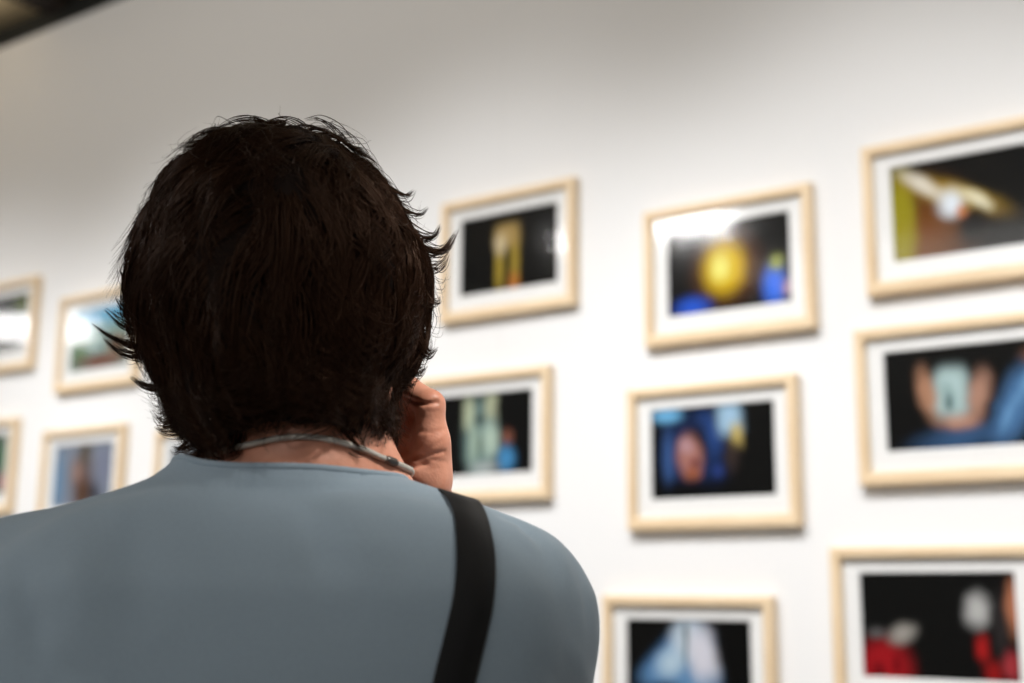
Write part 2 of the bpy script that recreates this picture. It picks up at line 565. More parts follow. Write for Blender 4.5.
YEL, WHT = (0.55, 0.40, 0.04), (0.85, 0.86, 0.88)
PICS = [
    (-1.858, 2.132, 'framed dark photo with a golden arch shape, beside the right of her hair', BK, [
        (0.41, 0.38, 0.048, 0.42, 0, (0.40, 0.30, 0.05), 0.6, 1), (0.57, 0.38, 0.048, 0.42, 0, (0.38, 0.28, 0.05), 0.6, 1),
        (0.49, 0.70, 0.135, 0.17, 0, (0.42, 0.30, 0.12), 0.6, 1), (0.42, 0.60, 0.07, 0.16, 0, (0.62, 0.52, 0.34), 0.8),
        (0.56, 0.08, 0.06, 0.14, 0, (0.50, 0.20, 0.05), 0.8), (0.49, 0.28, 0.03, 0.22, 0, (0.03, 0.025, 0.01), 0.7)], 0.03),
    (-1.254, 2.006, 'framed photo of a glowing yellow disc above blue patches', BK, [
        (0.49, 0.48, 0.27, 0.42, 0, (0.16, 0.055, 0.006), 0.8), (0.47, 0.48, 0.19, 0.33, 0, (0.72, 0.50, 0.01), 0.6),
        (0.44, 0.48, 0.09, 0.17, 0, (0.88, 0.86, 0.25), 0.9), (0.20, 0.07, 0.16, 0.14, 0, (0.03, 0.12, 0.62), 0.9),
        (0.87, 0.20, 0.10, 0.26, 0, (0.04, 0.18, 0.80), 0.7), (0.89, 0.45, 0.06, 0.10, 0, (0.36, 0.40, 0.10), 0.8),
        (0.97, 0.16, 0.04, 0.10, 0, (0.45, 0.30, 0.40), 0.8)], 0.04),
    (-0.727, 2.058, 'framed photo of a white and amber streak of light, highest at the right edge', BK, [
        (0.20, 0.25, 0.32, 0.55, -10, (0.20, 0.075, 0.012), 0.9), (0.06, 0.42, 0.11, 0.65, 0, (0.34, 0.30, 0.015), 0.6),
        (0.40, 0.62, 0.40, 0.14, -25, (0.40, 0.26, 0.03), 0.8), (0.22, 0.76, 0.20, 0.085, -36, (0.78, 0.74, 0.64), 0.9), (0.50, 0.60, 0.16, 0.07, -22, (0.55, 0.42, 0.10), 0.9),
        (0.40, 0.52, 0.10, 0.17, 0, (0.80, 0.86, 0.92), 0.8), (0.58, 0.52, 0.13, 0.07, -40, (0.78, 0.74, 0.55), 0.8),
        (0.54, 0.26, 0.10, 0.20, -20, BK, 0.6), (0.47, 0.42, 0.04, 0.08, 0, (0.60, 0.22, 0.08), 0.9)], 0.05),
    (-1.930, 1.674, 'framed photo of pale green pillars and a blue patch, behind the raised hand', BK, [
        (0.47, 0.42, 0.18, 0.55, 0, (0.20, 0.30, 0.29), 0.5), (0.35, 0.78, 0.06, 0.24, 0, (0.45, 0.50, 0.36), 0.7, 1),
        (0.58, 0.84, 0.07, 0.18, 0, (0.42, 0.45, 0.32), 0.7, 1), (0.58, 0.42, 0.10, 0.24, 0, (0.45, 0.56, 0.48), 0.8),
        (0.40, 0.40, 0.06, 0.30, 0, (0.36, 0.46, 0.38), 0.8), (0.47, 0.68, 0.05, 0.10, 0, (0.02, 0.03, 0.03), 0.8),
        (0.48, 0.35, 0.025, 0.22, 0, (0.12, 0.16, 0.12), 0.9), (0.75, 0.43, 0.06, 0.11, 0, (0.22, 0.09, 0.06), 0.7),
        (0.74, 0.18, 0.10, 0.18, 0, (0.08, 0.28, 0.52), 0.7), (0.52, 0.08, 0.16, 0.08, 0, (0.40, 0.44, 0.44), 0.9)], 0.06),
    (-1.303, 1.594, 'framed photo of a blurred face in a blue hood', BK, [
        (0.36, 0.52, 0.27, 0.46, 10, (0.016, 0.04, 0.13), 0.8), (0.48, 0.70, 0.10, 0.26, 20, (0.035, 0.09, 0.28), 0.9),
        (0.14, 0.45, 0.06, 0.36, 0, (0.05, 0.11, 0.27), 0.8), (0.38, 0.58, 0.12, 0.28, 0, (0.012, 0.012, 0.02), 0.7),
        (0.32, 0.46, 0.115, 0.27, 8, (0.40, 0.19, 0.16), 0.6), (0.29, 0.58, 0.06, 0.10, 0, (0.48, 0.30, 0.32), 0.9),
        (0.34, 0.26, 0.07, 0.09, 0, (0.34, 0.12, 0.06), 0.8), (0.36, 0.38, 0.04, 0.06, 0, (0.15, 0.03, 0.03), 0.9),
        (0.13, 0.93, 0.14, 0.10, 0, (0.18, 0.45, 0.70), 0.7), (0.65, 0.85, 0.11, 0.20, 8, (0.38, 0.56, 0.72), 0.7, 1),
        (0.70, 0.66, 0.055, 0.14, 0, (0.58, 0.46, 0.16), 0.9, 1), (0.30, 0.06, 0.34, 0.16, 0, BK, 0.8),
        (0.55, 0.28, 0.05, 0.09, 0, (0.03, 0.06, 0.22), 0.9), (0.66, 0.45, 0.07, 0.2, 0, (0.05, 0.035, 0.03), 0.9)], 0.05),
    (-0.760, 1.670, 'framed photo of two hands holding a pale sheet, with blue denim sleeve', BK, [
        (0.50, 0.10, 0.34, 0.15, 8, (0.05, 0.11, 0.22), 0.9), (0.84, 0.38, 0.12, 0.46, -24, (0.09, 0.20, 0.38), 0.7), (0.90, 0.55, 0.03, 0.2, -24, (0.16, 0.33, 0.55), 0.9), (0.80, 0.3, 0.03, 0.2, -24, (0.16, 0.33, 0.55), 0.9),
        (0.29, 0.55, 0.075, 0.30, 14, (0.45, 0.25, 0.16), 0.7), (0.61, 0.50, 0.085, 0.27, -18, (0.46, 0.27, 0.20), 0.8),
        (0.48, 0.26, 0.14, 0.10, 0, (0.50, 0.28, 0.20), 0.8), (0.44, 0.55, 0.12, 0.27, -4, (0.46, 0.60, 0.60), 0.5, 1),
        (0.42, 0.50, 0.05, 0.16, 10, (0.25, 0.36, 0.36), 1.0), (0.42, 0.44, 0.03, 0.08, 0, (0.10, 0.16, 0.16), 1.0), (0.96, 0.84, 0.08, 0.1, 0, (0.16, 0.08, 0.05), 0.9)], 0.07),
    (-1.371, 1.132, 'framed photo of a pale blue gabled shape, lowest frame beside her sleeve', BK, [
        (0.40, 0.58, 0.30, 0.24, 42, (0.14, 0.31, 0.58), 0.7, 1), (0.46, 0.38, 0.34, 0.22, 0, (0.15, 0.30, 0.50), 0.6),
        (0.50, 0.78, 0.15, 0.26, 0, (0.55, 0.64, 0.72), 0.6), (0.62, 0.64, 0.12, 0.30, 12, (0.70, 0.70, 0.77), 0.7, 1),
        (0.36, 0.55, 0.13, 0.16, 30, (0.50, 0.64, 0.74), 0.9), (0.49, 0.84, 0.022, 0.2, 0, (0.10, 0.15, 0.16), 0.8),
        (0.49, 0.62, 0.015, 0.14, 0, (0.10, 0.17, 0.22), 0.9), (0.30, 0.28, 0.16, 0.08, 0, (0.02, 0.05, 0.12), 0.9),
        (0.9, 0.5, 0.14, 0.7, 0, BK, 0.4)], 0.04),
    (-0.830, 1.230, 'framed dark photo with red clothing and white patches, lowest at right', BK, [
        (0.14, 0.10, 0.20, 0.30, -20, (0.36, 0.014, 0.02), 0.6), (0.10, 0.05, 0.05, 0.1, 0, (0.16, 0.006, 0.01), 0.9), (0.22, 0.12, 0.03, 0.12, 0, (0.18, 0.006, 0.01), 0.9), (0.10, 0.42, 0.07, 0.06, 0, (0.12, 0.12, 0.12), 0.9),
        (0.27, 0.42, 0.10, 0.10, 22, (0.36, 0.34, 0.31), 0.9), (0.76, 0.65, 0.09, 0.18, -8, (0.50, 0.50, 0.49), 0.8),
        (0.90, 0.50, 0.06, 0.35, 0, (0.035, 0.03, 0.03), 0.8), (0.985, 0.68, 0.06, 0.28, 0, (0.44, 0.19, 0.11), 0.7),
        (0.78, 0.30, 0.05, 0.14, 0, (0.40, 0.02, 0.02), 0.8), (0.84, 0.08, 0.06, 0.13, 0, (0.30, 0.015, 0.015), 0.8),
        (0.95, 0.14, 0.06, 0.16, 0, (0.38, 0.05, 0.06), 0.8)], 0.05),
    (-4.035, 2.191, 'cropped framed photo with green top, higher at the left edge', (0.03, 0.035, 0.03), [
        (0.90, 0.82, 0.2, 0.22, 0, (0.10, 0.13, 0.035), 0.7), (0.80, 0.25, 0.2, 0.16, 0, (0.01, 0.01, 0.01), 0.8),
        (0.75, 0.5, 0.35, 0.16, 0, (0.55, 0.58, 0.60), 0.7), (0.7, 0.05, 0.5, 0.08, 0, (0.4, 0.4, 0.38), 0.8)], 0.05),  # the pale middle patch is glass glare painted into the print
    (-3.480, 2.088, 'framed landscape photo with turquoise sky, left of her hair', (0.22, 0.36, 0.33), [
        (0.55, 0.92, 0.65, 0.22, 0, (0.16, 0.42, 0.62), 0.7), (0.16, 0.30, 0.16, 0.26, 0, (0.12, 0.20, 0.09), 0.8),
        (0.55, 0.12, 0.5, 0.14, 0, (0.20, 0.08, 0.05), 0.8), (0.80, 0.35, 0.2, 0.22, 0, (0.26, 0.15, 0.09), 0.9),
        (0.12, 0.66, 0.22, 0.18, 0, (0.78, 0.84, 0.82), 0.9)], 0.08),  # white patch at left: a reflection on the glass, put into the print's colour
    (-4.088, 1.707, 'cropped framed photo with green and pink, lower at the left edge', (0.12, 0.16, 0.12), [
        (0.93, 0.60, 0.1, 0.3, 0, (0.08, 0.20, 0.10), 0.7), (0.95, 0.2, 0.1, 0.16, 0, (0.45, 0.18, 0.18), 0.8)], 0.06),
    (-3.519, 1.648, 'framed grey photo of a small brown figure, above her left shoulder', (0.25, 0.29, 0.36), [
        (0.05, 0.4, 0.14, 0.6, 0, (0.16, 0.28, 0.42), 0.8), (0.50, 0.45, 0.22, 0.55, 0, (0.17, 0.13, 0.13), 0.7),
        (0.40, 0.55, 0.10, 0.22, 0, (0.34, 0.22, 0.18), 0.8), (0.52, 0.20, 0.13, 0.30, 0, (0.12, 0.06, 0.03), 0.8),
        (0.72, 0.22, 0.12, 0.22, 0, (0.04, 0.04, 0.05), 0.8), (0.52, 0.85, 0.10, 0.22, 0, (0.12, 0.10, 0.07), 0.8),
        (0.85, 0.6, 0.16, 0.4, 0, (0.22, 0.24, 0.32), 0.8)], 0.1),
    (-3.157 + FW / 2, 1.773 - FH / 2, 'framed photo mostly hidden behind her hair, above her left shoulder', (0.3, 0.33, 0.36), [
        (0.5, 0.5, 0.3, 0.4, 0, (0.12, 0.1, 0.09), 0.8)], 0.08),
]
for i, (u, v, lab, base, blobs, warp) in enumerate(PICS):
    make_frame(u, v, lab, print_material('photo_print_%02d' % i, base, blobs, warp))

# ------------------------------------------------------------------ signed distance modelling


def smin(a, b, k):
    h = np.clip(0.5 + 0.5 * (b - a) / k, 0, 1)
    return b + (a - b) * h - k * h * (1 - h)


class Field:
    FAR = 0.06

    def __init__(self, X, Y, Z):
        self.X, self.Y, self.Z = [np.asarray(a, np.float32) for a in (X, Y, Z)]
        self.D = np.full((len(X), len(Y), len(Z)), self.FAR, np.float32)

    def _sl(self, lo, hi):
        s = []
        for A, l, h in zip((self.X, self.Y, self.Z), lo, hi):
            i0, i1 = np.searchsorted(A, l), np.searchsorted(A, h)
            s.append(slice(max(0, i0 - 1), min(len(A), i1 + 1)))
        return tuple(s)

    def put(self, prim, k=0.01, sub=False, off=0.0):
        fn, lo, hi = prim
        m = k + 0.03 + off
        s = self._sl([a - m for a in lo], [a + m for a in hi])
        x, y, z = self.X[s[0]][:, None, None], self.Y[s[1]][None, :, None], self.Z[s[2]][None, None, :]
        d = fn(x, y, z) - off
        if sub:
            self.D[s] = -smin(-self.D[s], d, k)
        else:
            self.D[s] = smin(self.D[s], d, k)


def cone(a, b, ra, rb):
    a, b = np.asarray(a, float), np.asarray(b, float)
    ab = b - a
    L2 = ab @ ab

    def fn(x, y, z):
        t = np.clip(((x - a[0]) * ab[0] + (y - a[1]) * ab[1] + (z - a[2]) * ab[2]) / L2, 0, 1)
        dx, dy, dz = x - a[0] - t * ab[0], y - a[1] - t * ab[1], z - a[2] - t * ab[2]
        return np.sqrt(dx * dx + dy * dy + dz * dz) - (ra + (rb - ra) * t)
    R = max(ra, rb)
    return fn, np.minimum(a, b) - R, np.maximum(a, b) + R


def ell(c, r, Rm=None):
    c = np.asarray(c, float)
    r = np.asarray(r, float)
    Rm = np.eye(3) if Rm is None else np.asarray(Rm)

    def fn(x, y, z):
        dx, dy, dz = x - c[0], y - c[1], z - c[2]
        q = [dx * Rm[0, i] + dy * Rm[1, i] + dz * Rm[2, i] for i in range(3)]
        k0 = np.sqrt(sum((q[i] / r[i]) ** 2 for i in range(3)))
        k1 = np.sqrt(sum((q[i] / r[i] ** 2) ** 2 for i in range(3))) + 1e-6
        return k0 * (k0 - 1) / k1
    R = np.sqrt((Rm ** 2) @ (r ** 2))
    return fn, c - R, c + R


def stack(tab, x0=0.0, power=2.3):
    """elliptic column: rows (z, half width, half depth, centre y)"""
    T = np.array(tab, float)
    T = T[np.argsort(T[:, 0])]

    def fn(x, y, z):
        zz = np.asarray(z).ravel()
        a, b, c = [np.interp(zz, T[:, 0], T[:, i]).reshape(1, 1, -1) for i in (1, 2, 3)]
        u, v = (x - x0) / a, (y - c) / b
        k0 = (np.abs(u) ** power + np.abs(v) ** power) ** (1 / power) + 1e-6
        d = (k0 - 1) * np.minimum(a, b) * (0.6 + 0.4 * np.minimum(1, k0))
        return np.maximum(d, np.maximum(T[0, 0] - z, z - T[-1, 0]))
    return fn, np.array([x0 - T[:, 1].max(), (T[:, 3] - T[:, 2]).min(), T[0, 0]]), np.array([x0 + T[:, 1].max(), (T[:, 3] + T[:, 2]).max(), T[-1, 0]])


def nets(F):
    D, X, Y, Z = F.D, F.X, F.Y, F.Z
    s = D < 0
    cnt = np.zeros(tuple(n - 1 for n in D.shape), np.int8)
    for i in (0, 1):
        for j in (0, 1):
            for k in (0, 1):
                cnt += s[i:D.shape[0] - 1 + i, j:D.shape[1] - 1 + j, k:D.shape[2] - 1 + k]
    act = np.argwhere((cnt > 0) & (cnt < 8))
    idx = np.full(cnt.shape, -1, np.int32)
    idx[act[:, 0], act[:, 1], act[:, 2]] = np.arange(len(act))
    P = np.zeros((len(act), 3))
    N = np.zeros(len(act))
    I, J, K = act.T
    for ax in range(3):
        for p in (0, 1):
            for q in (0, 1):
                o0 = [0, 0, 0]
                oth = [a for a in range(3) if a != ax]
                o0[oth[0]], o0[oth[1]] = p, q
                o1 = list(o0)
                o1[ax] = 1
                d0, d1 = D[I + o0[0], J + o0[1], K + o0[2]], D[I + o1[0], J + o1[1], K + o1[2]]
                m = (d0 < 0) != (d1 < 0)
                t = np.where(m, d0 / np.where(m, d0 - d1, 1), 0)
                p0 = np.stack([X[I + o0[0]], Y[J + o0[1]], Z[K + o0[2]]], 1)
                p1 = np.stack([X[I + o1[0]], Y[J + o1[1]], Z[K + o1[2]]], 1)
                P += np.where(m[:, None], p0 + t[:, None] * (p1 - p0), 0)
                N += m
    P /= N[:, None]
    quads = []
    for ax in range(3):
        a = [slice(None)] * 3
        b = [slice(None)] * 3
        a[ax], b[ax] = slice(0, -1), slice(1, None)
        s0, s1 = s[tuple(a)], s[tuple(b)]
        e = np.argwhere(s0 != s1)
        o1, o2 = (ax + 1) % 3, (ax + 2) % 3
        e = e[(e[:, o1] > 0) & (e[:, o2] > 0) & (e[:, o1] < D.shape[o1] - 1) & (e[:, o2] < D.shape[o2] - 1)]
        ins = s[e[:, 0], e[:, 1], e[:, 2]]

        def cell(d1, d2):
            c = e.copy()
            c[:, o1] += d1
            c[:, o2] += d2
            return idx[c[:, 0], c[:, 1], c[:, 2]]
        q = np.stack([cell(-1, -1), cell(0, -1), cell(0, 0), cell(-1, 0)], 1)
        q[~ins] = q[~ins][:, ::-1]
        quads.append(q)
    Q = np.concatenate(quads)
    Q = Q[(Q >= 0).all(1)]
    return P, Q


def relax(P, Q, it=2, w=0.5):
    for _ in range(it):
        S = np.zeros_like(P)
        C = np.zeros(len(P))
        for a, b in ((0, 1), (1, 2), (2, 3), (3, 0)):
            for u, v in ((a, b), (b, a)):
                np.add.at(S, Q[:, u], P[Q[:, v]])
                np.add.at(C, Q[:, u], 1)
        P = P * (1 - w) + w * S / np.maximum(C, 1)[:, None]
    return P


def axis_pts(lo, hi, coarse, fines):
    """grid coordinates from lo to hi with finer steps inside the given (a, b, step) spans"""
    out = [lo]
    while out[-1] < hi:
        x = out[-1]
        st = coarse
        for a, b, s in fines:
            if a - 1e-9 <= x < b:
                st = min(st, s)
            elif x < a and x + st > a:
                st = min(st, max(a - x, s))
        out.append(x + st)
    return out


# ------------------------------------------------------------------ the woman: body
X0 = -0.020
TORSO = [(0.78, .165, .112, -.01), (0.86, .172, .118, -.012), (0.93, .165, .112, -.008), (1.02, .142, .100, 0.0), (1.10, .150, .106, .002), (1.18, .160, .112, .002),
         (1.24, .165, .108, -.004), (1.285, .160, .095, -.012), (1.300, .120, .078, -.018), (1.320, .078, .064, -.022), (1.340, .056, .054, -.022), (1.360, .050, .050, -.02)]
SHR, SHL = np.array([.132, 0.0, 1.258]), np.array([-.192, -.008, 1.258])
ELR, ELL = np.array([.172, .165, 1.085]), np.array([-.245, -.015, 1.005])
WRR = L(419, 514, .098)
WRL = np.array([-.262, .075, .770])


def torso_prims():
    return [
        (stack(TORSO, X0), 0.02),
        (cone((-.080, -.030, 1.308), (-.205, -.018, 1.270), .028, .034), 0.02),
        (cone((.058, -.030, 1.313), (.142, -.014, 1.277), .027, .032), 0.02),
        (ell(SHL, (.046, .050, .050)), 0.04), (ell(SHR, (.046, .050, .050)), 0.04),
        (ell((-.105, -.075, 1.225), (.070, .030, .095)), 0.07), (ell((.075, -.075, 1.225), (.070, .030, .095)), 0.07),   # shoulder blades
        (ell((-.085, .085, 1.165), (.062, .050, .058)), 0.03), (ell((.048, .085, 1.165), (.062, .050, .058)), 0.03),     # bust
    ]


def arm_prims(upper_only=False):
    out = [(cone(SHR, ELR, .044, .036), 0.02), (cone(SHL, ELL, .044, .036), 0.02)]
    if not upper_only:
        for e, w in ((ELR, WRR), (ELL, WRL)):
            m = e + (w - e) * 0.35
            out += [(cone(e, m, .035, .039), 0.015), (cone(m, w, .039, .0255), 0.015)]
    return out


fx, fy, fz = L(400, 430, .08)
XA = axis_pts(-.315, .235, .005, [(-.30, -.225, .003), (.035, .118, .0014)])
YA = axis_pts(-.155, .275, .005, [(.035, .150, .0014), (.15, .17, .003)])
ZA = axis_pts(-.004, 1.625, .0055, [(.56, .80, .004), (1.335, 1.455, .0014), (1.455, 1.56, .003)])
B = Field(XA, YA, ZA)
for pr, k in torso_prims():
    B.put(pr, k)
for pr, k in arm_prims():
    B.put(pr, k)
# pelvis, legs, feet
for sx in (-1, 1):
    hx = X0 + sx * .088
    B.put(ell((X0 + sx * .075, -.055, .85), (.085, .075, .085)), 0.03)
    B.put(cone((hx, 0, .82), (X0 + sx * .085, .005, .47), .082, .056), 0.03)
    B.put(cone((X0 + sx * .085, -.005, .46), (X0 + sx * .083, -.018, .32), .054, .055), 0.02)
    B.put(cone((X0 + sx * .083, -.018, .32), (X0 + sx * .08, -.01, .08), .055, .034), 0.02)
    B.put(cone((X0 + sx * .08, -.025, .045), (X0 + sx * .092, .12, .032), .034, .030), 0.02)
    B.put(cone((X0 + sx * .092, .11, .030), (X0 + sx * .10, .165, .024), .034, .020), 0.015)
# neck
B.put(cone((-.002, -.022, 1.33), (-.012, -.004, 1.45), .057, .055), 0.014)
for sx in (-1, 1):   # neck muscles to the collarbone
    B.put(cone((-.01 + sx * .050, -.005, 1.43), (-.005 + sx * .022, .055, 1.335), .016, .012), 0.02)
B.put(cone((.026, -.012, 1.415), (.064, -.004, 1.335), .016, .021), 0.012)       # right side of the neck, drawn out by the raised arm
# head: yawed a little to her right, chin slightly up
HC = np.array([-.018, .020, 1.512])
HR = rot(math.radians(-9), math.radians(4), 0)


def H(x, y, z):
    return HC + HR @ np.array([x, y, z])


B.put(ell(H(0, 0, 0), (.073, .094, .093), HR), 0.02)
B.put(ell(H(0, .036, -.045), (.062, .056, .072), HR), 0.03)
B.put(ell(H(0, .025, -.078), (.053, .062, .036), HR), 0.02)
B.put(ell(H(0, .075, -.106), (.024, .019, .017), HR), 0.02)
for sx in (-1, 1):
    B.put(ell(H(sx * .038, .066, -.035), (.022, .020, .020), HR), 0.02)      # cheekbone
    B.put(ell(H(sx * .028, .086, .022), (.022, .010, .008), HR), 0.012)      # brow
    B.put(ell(H(sx * .031, .101, .004), (.016, .013, .011), HR), 0.008, sub=True)
    B.put(ell(H(sx * .031, .0815, .0125), (.0155, .0145, .0045), HR), 0.004)  # lids
    B.put(ell(H(sx * .031, .0810, -.0055), (.0150, .0135, .0040), HR), 0.004)
    B.put(ell(H(sx * .0745, -.008, -.012), (.0075, .018, .030), HR), 0.006)  # ear
    B.put(ell(H(sx * .082, -.004, -.008), (.005, .010, .017), HR), 0.004, sub=True)
    B.put(ell(H(sx * .009, .1085, -.037), (.007, .008, .006), HR), 0.005)    # nostril wing
    B.put(ell(H(sx * .006, .110, -.0435), (.003, .004, .003), HR), 0.002, sub=True)
B.put(cone(H(0, .090, .012), H(0, .113, -.034), .0075, .0095), 0.012)
B.put(ell(H(0, .0945, -.066), (.022, .010, .0052), HR), 0.004)
B.put(ell(H(0, .0945, -.0765), (.020, .010, .0060), HR), 0.004)
B.put(ell(H(0, .108, -.071), (.020, .006, .0012), HR), 0.003, sub=True)


# hands
def finger(Fd, pts, radii, k=0.004):
    for i in range(len(pts) - 1):
        Fd.put(cone(pts[i], pts[i + 1], radii[i], radii[i + 1]), k if i else 0.008)


# right hand, raised to the cheek: joints read off the photograph at their own depths
u_ = np.array([.04, .06, 1.0])
u_ /= np.linalg.norm(u_)
idx_m = L(431, 441, .062)
mid_m = idx_m + np.array([-.012, .018, .003])
rin_m = idx_m + np.array([-.022, .037, .001])
pin_m = idx_m + np.array([-.030, .054, -.006])
palm_b = L(422, 492, .088)
for m, rr in ((idx_m, .0125), (mid_m, .0125), (rin_m, .012), (pin_m, .0115)):
    B.put(cone(palm_b + (m - idx_m) * 0.55, m, .0165, rr), 0.012)
B.put(cone(WRR, palm_b + np.array([-.006, .012, 0]), .0235, .021), 0.02)
B.put(ell(L(432, 466, .070), (.0145, .016, .026)), 0.010)                      # ball of the thumb
finger(B, [idx_m, L(430, 405, .058), L(408, 388.5, .078), L(394, 391, .098)], [.0125, .0112, .0096, .0080])
finger(B, [mid_m, L(422, 404, .084), L(406, 412, .088), L(398, 424, .084)], [.0115, .0108, .0094, .0080])
finger(B, [rin_m, L(409, 402, .106), L(396, 412, .108), L(392, 426, .100)], [.0110, .0102, .0090, .0076])
finger(B, [pin_m, L(398, 410, .126), L(388, 418, .126), L(386, 430, .118)], [.0100, .0090, .0080, .0068])
finger(B, [L(429, 482, .072), L(418, 474, .066), L(405, 466, .074), L(392, 452, .092)], [.0165, .0125, .0105, .0090], 0.005)  # thumb
WL_dir = WRL - ELL
WL_dir /= np.linalg.norm(WL_dir)


def left_hand():
    u = WL_dir
    n = np.array([1, .1, 0.0])
    n -= u * (n @ u)
    n /= np.linalg.norm(n)          # palm faces the thigh
    t = np.cross(n, u)              # thumb side
    t = t if t[1] > 0 else -t
    w = WRL
    for i, (s, ln, rr) in enumerate(((.030, .080, .0088), (.010, .088, .0090), (-.010, .082, .0086), (-.029, .066, .0076))):
        m = w + u * .085 + t * s
        B.put(cone(w + u * .015 + t * s * .5, m, .017, .0115), 0.012)
        p1 = m + u * ln * .5 + n * .008 + t * s * .12
        p2 = p1 + u * ln * .28 + n * .014
        p3 = p2 + u * ln * .16 + n * .014
        finger(B, [m, p1, p2, p3], [rr + .0012, rr, rr - .001, rr - .002], 0.002)
    a = w + u * .02 + t * .024
    finger(B, [a, a + u * .035 + t * .024 + n * .006, a + u * .062 + t * .030 + n * .012, a + u * .085 + t * .026 + n * .016], [.014, .0115, .0098, .008])


left_hand()
P, Q = nets(B)
P = relax(P, Q, 2, 0.4)
BP, BQ = P, Q

root = empty('person', ROOT_LOC, YAW)
tag(root, 'person seen from behind with short dark hair, grey blue shirt and raised right hand', 'person')
body_me = mesh_arrays('body', BP, BQ)
body = link('body', body_me, M_SKIN, root, True)
body_bvh = BVHTree.FromPolygons([tuple(p) for p in BP], [tuple(q) for q in BQ])


def ray_px(bvh, px, py):
    d = Ldir(px, py)
    h = bvh.ray_cast(Vector(CAML), Vector(d))
    return (np.array(h[0]), np.array(h[1])) if h[0] is not None else (None, None)


# skin folds: grooves pressed into the palm along the creases seen in the photograph
def press(V, N, polyline, width, depth, bvh, ymin=.040):
    pts = []
    for (x1, y1), (x2, y2) in zip(polyline[:-1], polyline[1:]):
        for t in np.linspace(0, 1, 8):
            p, n = ray_px(bvh, x1 + (x2 - x1) * t, y1 + (y2 - y1) * t)
            if p is not None and p[1] > ymin:
                pts.append(p)
    if not pts:
        return V
    A = np.array(pts)
    lo, hi = A.min(0) - width * 3, A.max(0) + width * 3
    sel = np.where(((V > lo) & (V < hi)).all(1))[0]
    if not len(sel):
        return V
    d = np.sqrt(((V[sel][:, None, :] - A[None]) ** 2).sum(2)).min(1)
    V[sel] -= N[sel] * (depth * np.exp(-(d / width) ** 2))[:, None]
    return V


N = np.array([v.normal for v in body_me.vertices])
V = BP.copy()
for pl, w, dep in (([(403, 459), (420, 455.5), (444, 452)], .0013, .0022), ([(404, 462), (413, 467), (426, 463.5)], .0016, .0028), ([(416, 431), (431, 432.5), (444, 430)], .0011, .0012),
                   ([(429, 449), (442, 441)], .0009, .0008), ([(430, 459), (447, 463)], .0009, .0010), ([(414, 453), (423, 438)], .0009, .0009),
                   ([(408, 452), (415, 436)], .0009, .0009), ([(403, 398), (412, 401), (424, 404), (438, 402)], .0015, .0030), ([(420, 471), (438, 468)], .0008, .0007),
                   ([(432, 436), (444, 434)], .0008, .0007), ([(428, 412), (440, 411)], .0008, .0006)):
    V = press(V, N, pl, w, dep, body_bvh)
hl, hh = np.array([.03, .03, 1.325]), np.array([.13, .16, 1.46])
hv = ((V > hl) & (V < hh)).all(1)
Vr = relax(V, BQ, 2, 0.5)
V[hv] = Vr[hv]
body_me.vertices.foreach_set('co', V.astype(np.float32).ravel())
body_me.update()

# eyes
for sx in (-1, 1):
    bm = bmesh.new()
    bmesh.ops.create_uvsphere(bm, u_segments=24, v_segments=16, radius=.0122)
    for f in bm.faces:
        f.material_index = 1 if f.calc_center_median().normalized().dot(Vector((0, 1, 0))) > 0.88 else 0
    e = bm_link('eye', bm, [M_EYE, M_IRIS], root, True)
    e.location = H(sx * .031, .0790, .0035)
    e.rotation_euler = (0.07, 0, math.radians(-9))
# fingernails of the right hand are turned away from the camera; thumb and index nails sit on the far side

# ------------------------------------------------------------------ clothing


def trim_mesh(P, Q, funcs):
    """cut the surface cleanly along g = 0 and drop the side where g > 0"""
    bm = bmesh.new()
    vs = [bm.verts.new(p) for p in P]
    for q in Q:
        try:
            bm.faces.new([vs[i] for i in q])
        except ValueError:
            pass
    for g in funcs:
        val = {v: g(np.array(v.co)) for v in bm.verts}
        for v in list(val):
            if abs(val[v]) < 1e-6:
                val[v] = -1e-6
        new = []
        for e in list(bm.edges):
            a, b = e.verts
            if (val[a] > 0) != (val[b] > 0):
                t = val[a] / (val[a] - val[b])
                co = a.co.lerp(b.co, t)
                ne, nv = bmesh.utils.edge_split(e, a, t)
                nv.co = co
                val[nv] = 0.0
                new.append(nv)
        bmesh.ops.connect_verts(bm, verts=new)
        dead = [f for f in bm.faces if sum(val[v] for v in f.verts) > 0]
        bmesh.ops.delete(bm, geom=dead, context='FACES')
        loose = [v for v in bm.verts if not v.link_faces]
        bmesh.ops.delete(bm, geom=loose, context='VERTS')
    return bm


def boundary_loops(bm):
    es = {e for e in bm.edges if e.is_boundary}
    loops = []
    while es:
        e = es.pop()
        loop = [e.verts[0], e.verts[1]]
        while True:
            nx = [x for x in loop[-1].link_edges if x in es]
            if not nx:
                break
            es.discard(nx[0])
            loop.append(nx[0].other_vert(loop[-1]))
        if loop[0] == loop[-1]:
            loop.pop()
        loops.append([v.co.copy() for v in loop])
    return loops


def resample(pts, n, it=3):
    A = np.array([tuple(p) for p in pts])
    A = np.vstack([A, A[:1]])
    s = np.concatenate([[0], np.cumsum(np.linalg.norm(np.diff(A, axis=0), axis=1))])
    t = np.linspace(0, s[-1], n, endpoint=False)
    R = np.stack([np.interp(t, s, A[:, i]) for i in range(3)], 1)
    for _ in range(it):
        R = 0.5 * R + 0.25 * (np.roll(R, 1, 0) + np.roll(R, -1, 0))
    return R


